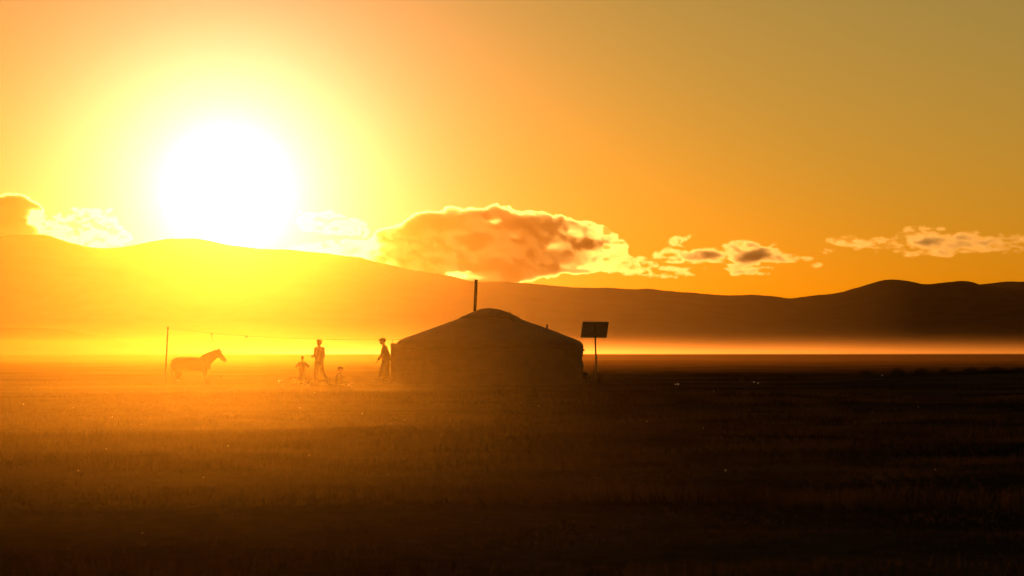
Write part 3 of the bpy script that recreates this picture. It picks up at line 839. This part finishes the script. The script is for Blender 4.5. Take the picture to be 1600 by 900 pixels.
# ------------------------------------------------------------------ tether line from post to tent, with rings and lead
pY = 93.0
p0 = W(256.8, 602, pY); p0.z = float(gz(p0.x, pY)) - 0.15
ptop = W(262.4, 509.8, pY)
post = empty("post", (p0.x, p0.y, p0.z + 0.15))
tag(post, "thin leaning wooden post at the left end of the tether line", "post")
v, f = tube([p0 - post.location, (p0.lerp(ptop, 0.5) - post.location) + Vector((0.012, 0, 0)), ptop - post.location], [0.042, 0.036, 0.030], 10)
pydata("shaft", v, f, wood, post)
v, f = tube([ptop - post.location + Vector((-0.012, 0, -0.10)), ptop - post.location + Vector((-0.006, 0, -0.04))], 0.043, 10)
pydata("lashing", v, f, rope_m, post)
ln = [(262.2, 512.2, pY), (296, 516.6, 92.6), (330, 520.6, 92.2), (385, 525.2, 91.6), (440, 528.2, 91.2), (500, 530.0, 90.8), (560, 530.9, 90.4), (600, 530.7, 90.2), (626, 530.4, 90.0)]
v, f = tube([W(*q) for q in ln], 0.0065, 6)
line = tag(pydata("tether_line", v, f, rope_m), "thin tether line sagging between leaning post and tent roof", "rope")
def ring(px, py, Y, r=0.045):
    c = W(px, py, Y)
    return tube([c + Vector((r * math.cos(a), 0.01 * math.sin(a), r * math.sin(a))) for a in np.linspace(0, 2 * math.pi, 13)], 0.012, 6, cap=False)
for (x_, y_, Y_) in ((330.5, 521.6, 92.2), (385, 526.2, 91.6)):
    v, f = ring(x_, y_, Y_); pydata("ring", v, f, rust, line)
v, f = tube([W(613, 530.6, 90.1), W(613.4, 536.5, 90.1)], 0.010, 6); pydata("hanger", v, f, rope_m, line)
nose = hp(344.5, 560.5) + hb
pA = W(330.5, 522.6, 92.2)
v, f = tube([pA, pA.lerp(nose, 0.3) + Vector((-0.05, 0, -0.10)), pA.lerp(nose, 0.65) + Vector((-0.07, 0, -0.12)), nose], 0.011, 6)
tag(pydata("lead_rope", v, f, rope_m), "lead rope hanging from the tether line to the horse's halter", "rope")

# ------------------------------------------------------------------ heaps, bundles, shiny scraps
dung = mat("dark_heap", (0.06, 0.045, 0.032), (0.03, 0.022, 0.016), scale=9, rough=1.0, bump=0.7, bscale=30)
sack_m = mat("sackcloth", (0.16, 0.12, 0.08), (0.10, 0.075, 0.05), scale=18, rough=0.95, bump=0.3)
def heap(name, px0, px1, py_top, Y, label, cat, seed, n=60, m=dung, size=0.09, skew=0.0, depth=0.5):
    rr = random.Random(seed)
    xc = ((px0 + px1) / 2 - 800) / F * Y; hw = (px1 - px0) / 2 / F * Y
    zb = float(gz(xc, Y)); ht = CH + (HOR - py_top) / F * Y - zb
    root = tag(empty(name, (xc, Y, zb)), label, cat)
    core = [ellip((0, 0, 0.0), (hw * 0.86, hw * depth * 0.86, ht * 0.86), 18)]
    fuse("core", core, 0.05, m, root, 1)
    k = 0
    while k < n:
        u = rr.uniform(-1, 1); w = rr.uniform(-1, 1)
        if u * u + w * w > 1: continue
        h = math.sqrt(max(0, 1 - u * u - w * w)) * (1 + skew * u)
        s0 = size * rr.uniform(0.6, 1.25)
        c = (u * hw * 0.92, w * hw * depth * 0.92, max(0.02, h * ht - s0 * 0.55))
        v, f = ellip((0, 0, 0), (s0, s0 * rr.uniform(0.6, 0.95), s0 * rr.uniform(0.35, 0.7)), 9)
        q = Matrix.Rotation(rr.uniform(0, 6.28), 3, 'Z') @ Matrix.Rotation(rr.uniform(-0.6, 0.6), 3, 'X')
        o_ = pydata("lump", [q @ (x * (1 + 0.12 * rr.uniform(-1, 1))) for x in v], f, m, root)
        o_.location = c
        k += 1
    return root
heap("heap", 444, 474, 587.0, 88.2, "low rounded heap behind the child with hands on hips", "heap", 3, 46, size=0.07)
heap("heap", 480, 524, 591.0, 86.8, "long low heap at the feet of the striding adult", "heap", 4, 60, size=0.07)
heap("heap", 582, 618, 588.5, 86.9, "dark heap against the left foot of the tent below the man", "heap", 5, 70, size=0.09, skew=0.35)
heap("heap", 903, 925, 580.0, 89.4, "small dark heap against the right foot of the tent", "heap", 6, 50, size=0.085, skew=-0.5, depth=0.9)
def bundle(px, py_top, w, Y, label, seed):
    rr = random.Random(seed); x = (px - 800) / F * Y; zb = float(gz(x, Y)); ht = CH + (HOR - py_top) / F * Y - zb
    root = tag(empty("bundle", (x, Y, zb)), label, "bundle")
    sh_ = [ellip((0, 0, ht * 0.40), (w, w * 0.8, ht * 0.44), 16), ellip((w * 0.25, 0, ht * 0.6), (w * 0.6, w * 0.55, ht * 0.36), 14), ellip((-w * 0.35, 0.03, ht * 0.52), (w * 0.5, w * 0.5, ht * 0.33), 14)]
    fuse("sack", sh_, 0.02, sack_m, root, 3)
    v, f = tube([(w * 0.3 + 0.05 * math.cos(a), 0.05 * math.sin(a), ht * 0.93) for a in np.linspace(0, 6.2832, 11)], 0.012, 6)
    pydata("tie", v, f, rope_m, root)
bundle(522.5, 587.5, 0.15, 86.6, "rounded bundle directly behind the seated figure's back", 2)

shiny = bpy.data.materials.new("crumpled_foil"); shiny.use_nodes = True
q_ = shiny.node_tree.nodes['Principled BSDF']; q_.inputs['Metallic'].default_value = 1.0; q_.inputs['Roughness'].default_value = 0.28; q_.inputs['Base Color'].default_value = (0.75, 0.56, 0.36, 1)
def scrap(px, py, Y, r, label, seed):
    rr = random.Random(seed); x = (px - 800) / F * Y; zb = CH + (HOR - py) / F * Y
    v, f = ellip((0, 0, 0), (r, r * 0.8, r * 0.55), 11)
    if px > 1000: r *= 0.6
    v, f = ellip((0, 0, 0), (r, r * 0.8, r * 0.55), 11)
    o_ = pydata("foil_scrap", [x * (1 + 0.16 * rr.uniform(-1, 1)) for x in v], f, shiny, smooth=False)
    o_.location = (x, Y, max(zb, float(gz(x, Y)) + 0.01)); o_.rotation_euler = (R(rr.uniform(-4, 6)), R(rr.uniform(-6, 6)), rr.uniform(0, 3))
    return tag(o_, label, "scrap", "glinting scraps around the camp")
for q in ((438.5, 596.5, 87.4, 0.09, "crumpled shiny scrap glinting at the far left end of the heaps"),
          (458.0, 594.5, 87.4, 0.08, "glinting scrap on the heap left of the child"),
          (463.5, 594.8, 87.4, 0.06, "tiny glinting scrap on the heap nearest the child's skirt"),
          (478.0, 599.0, 86.4, 0.10, "bright glinting scrap on the ground between child and striding adult"),
          (481.5, 602.5, 85.8, 0.07, "dimmer flat scrap just in front of the brightest scrap"),
          (546.0, 602.3, 85.6, 0.11, "bright glinting scrap at the feet of the seated figure"),
          (1055.5, 600.5, 86.0, 0.06, "left one of a pair of glinting scraps right of the solar panel"),
          (1059.5, 600.3, 86.0, 0.07, "right one of a pair of glinting scraps right of the solar panel"),
          (1178.0, 597.0, 90.0, 0.05, "glinting scrap beside the leftmost tall grass clump"),
          (1184.5, 598.5, 89.0, 0.05, "glinting scrap right of and below its twin by the leftmost grass clump"),
          (1378.5, 586.5, 106.0, 0.06, "lone glinting scrap on the dark rise at the right")):
    scrap(*q, int(q[0]))

# ------------------------------------------------------------------ grass
def grass_mat(name, c1, c2, tr=0.5, gl=0.0):
    m = bpy.data.materials.new(name); m.use_nodes = True
    t = m.node_tree; t.nodes.clear()
    o = t.nodes.new('ShaderNodeOutputMaterial'); d = t.nodes.new('ShaderNodeBsdfDiffuse'); x = t.nodes.new('ShaderNodeBsdfTranslucent'); mx_ = t.nodes.new('ShaderNodeMixShader')
    g = t.nodes.new('ShaderNodeNewGeometry'); n = t.nodes.new('ShaderNodeTexNoise'); n.inputs['Scale'].default_value = 0.7; n.inputs['Detail'].default_value = 4
    t.links.new(g.outputs['Position'], n.inputs['Vector'])
    r = t.nodes.new('ShaderNodeValToRGB'); r.color_ramp.elements[0].position = 0.35; r.color_ramp.elements[1].position = 0.65
    r.color_ramp.elements[0].color = (*c1, 1); r.color_ramp.elements[1].color = (*c2, 1)
    t.links.new(n.outputs['Fac'], r.inputs[0]); t.links.new(r.outputs[0], d.inputs[0]); t.links.new(r.outputs[0], x.inputs[0])
    mx_.inputs[0].default_value = tr
    t.links.new(d.outputs[0], mx_.inputs[1]); t.links.new(x.outputs[0], mx_.inputs[2]); t.links.new(mx_.outputs[0], o.inputs[0])
    if gl:
        gs = t.nodes.new('ShaderNodeBsdfGlossy'); gs.inputs['Roughness'].default_value = 0.32; gs.inputs['Color'].default_value = (0.5, 0.42, 0.3, 1)
        m2 = t.nodes.new('ShaderNodeMixShader'); m2.inputs[0].default_value = gl
        t.links.new(mx_.outputs[0], m2.inputs[1]); t.links.new(gs.outputs[0], m2.inputs[2]); t.links.new(m2.outputs[0], o.inputs[0])
    return m
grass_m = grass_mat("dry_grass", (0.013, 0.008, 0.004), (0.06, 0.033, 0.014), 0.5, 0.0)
def blades(N, x, y, z, h, w, lean, name, m, kind=True, parent=None):
    a = rng.uniform(0, 2 * np.pi, N); la = rng.uniform(0, 2 * np.pi, N)
    dx, dy = np.cos(a) * w, np.sin(a) * w
    lx, ly = np.cos(la) * lean * h, np.sin(la) * lean * h
    v = np.zeros((N, 5, 3), np.float32)
    v[:, 0] = np.stack([x - dx, y - dy, z - 0.02], -1); v[:, 1] = np.stack([x + dx, y + dy, z - 0.02], -1)
    v[:, 2] = np.stack([x - dx * 0.7 + lx * 0.3, y - dy * 0.7 + ly * 0.3, z + h * 0.55], -1)
    v[:, 3] = np.stack([x + dx * 0.7 + lx * 0.3, y + dy * 0.7 + ly * 0.3, z + h * 0.55], -1)
    v[:, 4] = np.stack([x + lx, y + ly, z + h * np.sqrt(np.clip(1 - lean ** 2 * 0.5, 0.2, 1))], -1)
    b = (np.arange(N) * 5)[:, None]
    f = np.concatenate([b + np.array([[0, 1, 3]]), b + np.array([[0, 3, 2]]), b + np.array([[2, 3, 4]])])
    return npmesh(name, v.reshape(-1, 3), f, m, parent, smooth=False)
def scatter(N, y0, y1, hmin, hmax, w, name, pw=1.0):
    # even on the ground over the wedge in view plus a margin
    y = np.sqrt(rng.uniform(y0 ** 2, y1 ** 2, N)) if pw == 1 else y0 + (y1 - y0) * rng.uniform(0, 1, N) ** pw
    x = rng.uniform(-1, 1, N) * (0.27 * y + 1.5)
    pat = fbm(x / 3.2, y / 2.4, 4, 61) + 0.6 * vnoise(x / 0.55, y / 0.55, 62)
    band = fbm(x / 10.0 + y * 0.05, y / 2.3, 4, 66)
    keep = 0.6 * pat + 0.7 * band + rng.uniform(-0.5, 0.9, N) > -0.2
    x, y, pat, band = x[keep], y[keep], pat[keep], band[keep]
    n = len(x)
    # tufts: pull towards a lattice of tuft centres
    tx = np.round(x / 0.16 + vnoise(x * 9, y * 9, 63)) * 0.16; ty = np.round(y / 0.16 + vnoise(x * 9 + 50, y * 9, 64)) * 0.16
    k = rng.uniform(0.2, 0.9, n); x = x * (1 - k) + tx * k; y = y * (1 - k) + ty * k
    h = rng.uniform(hmin, hmax, n) * (0.75 + 0.35 * np.clip(pat, -0.8, 1.2)) * np.clip(0.75 + 0.9 * band, 0.25, 1.8)
    h = h * np.where(rng.uniform(0, 1, n) < 0.02, 2.0, 1.0)
    return tag(blades(n, x, y, gz(x, y), np.clip(h, 0.02, 0.4), w * rng.uniform(0.7, 1.3, n), rng.uniform(0.1, 0.9, n), name, grass_m), kind='stuff')
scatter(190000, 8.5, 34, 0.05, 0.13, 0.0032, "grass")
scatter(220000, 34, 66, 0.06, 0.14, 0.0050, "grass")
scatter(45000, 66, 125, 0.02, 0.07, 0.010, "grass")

# pale seed tufts caught by the sun
puff = grass_mat("seed_fluff", (0.45, 0.32, 0.18), (0.55, 0.4, 0.24), 0.6)
sv = []; sf = []
for k in range(30):
    y = 14 + 50 * random.random() ** 0.7; x = random.uniform(-1, 1) * 0.23 * y
    z = float(gz(x, y)) + random.uniform(0.05, 0.16); r0 = random.uniform(0.003, 0.007) * (0.5 + y / 60)
    v, f = ellip((x, y, z), (r0, r0, r0 * random.uniform(0.8, 1.6)), 6)
    o = len(sv); sv += v; sf += [tuple(i + o for i in q) for q in f]
tag(pydata("seed_heads", sv, sf, puff), kind='stuff')

# taller clumps of grass along the low rise on the right
clump_m = grass_mat("tall_grass", (0.03, 0.022, 0.010), (0.06, 0.042, 0.02), 0.35)
clumps = [(1165, 584, 100, 0.20, "leftmost tall grass clump right of the tent"),
          (1238, 581, 106, 0.30, "second tall grass clump from the left on the low rise"),
          (1352, 577, 109, 0.26, "third grass clump from the left, left of the lone glinting scrap"),
          (1402, 572, 110, 0.40, "fourth grass clump from the left, right of the lone glinting scrap"),
          (1440, 573, 111, 0.42, "fifth grass clump from the left, tall and broad on the rise"),
          (1476, 576, 112, 0.30, "sixth grass clump from the left, left of the gap in the row"),
          (1518, 573, 112, 0.45, "seventh grass clump from the left, just right of the gap in the row"),
          (1556, 574, 113, 0.45, "second grass clump from the right edge of the picture"),
          (1592, 573, 114, 0.45, "grass clump at the right edge of the picture")]
for i_, (px, pyt, Y, rad, lab) in enumerate(clumps):
    x0 = (px - 800) / F * Y; zb = float(gz(x0, Y)); ht = max(0.25, CH + (HOR - pyt) / F * Y - zb)
    root = tag(empty("grass_clump", (x0, Y, zb)), lab, "grass clump", "tall grass clumps on the low rise at right")
    n = 420
    rx = rng.normal(0, 0.55, n) * rad; ry = rng.normal(0, 0.5, n) * rad
    h = ht * rng.uniform(0.45, 1.05, n) * np.exp(-0.5 * (rx / rad) ** 2)
    blades(n, rx, ry, np.full(n, 0.0), h, np.full(n, 0.006), rng.uniform(0.05, 0.55, n), "blades", clump_m, parent=root)['kind'] = 'stuff'
    nb = 26
    rx = rng.normal(0, 0.4, nb) * rad; ry = rng.normal(0, 0.4, nb) * rad
    blades(nb, rx, ry, np.full(nb, 0.0), ht * rng.uniform(0.9, 1.25, nb), np.full(nb, 0.004), rng.uniform(0.05, 0.3, nb), "seed_stalks", clump_m, parent=root)['kind'] = 'stuff'
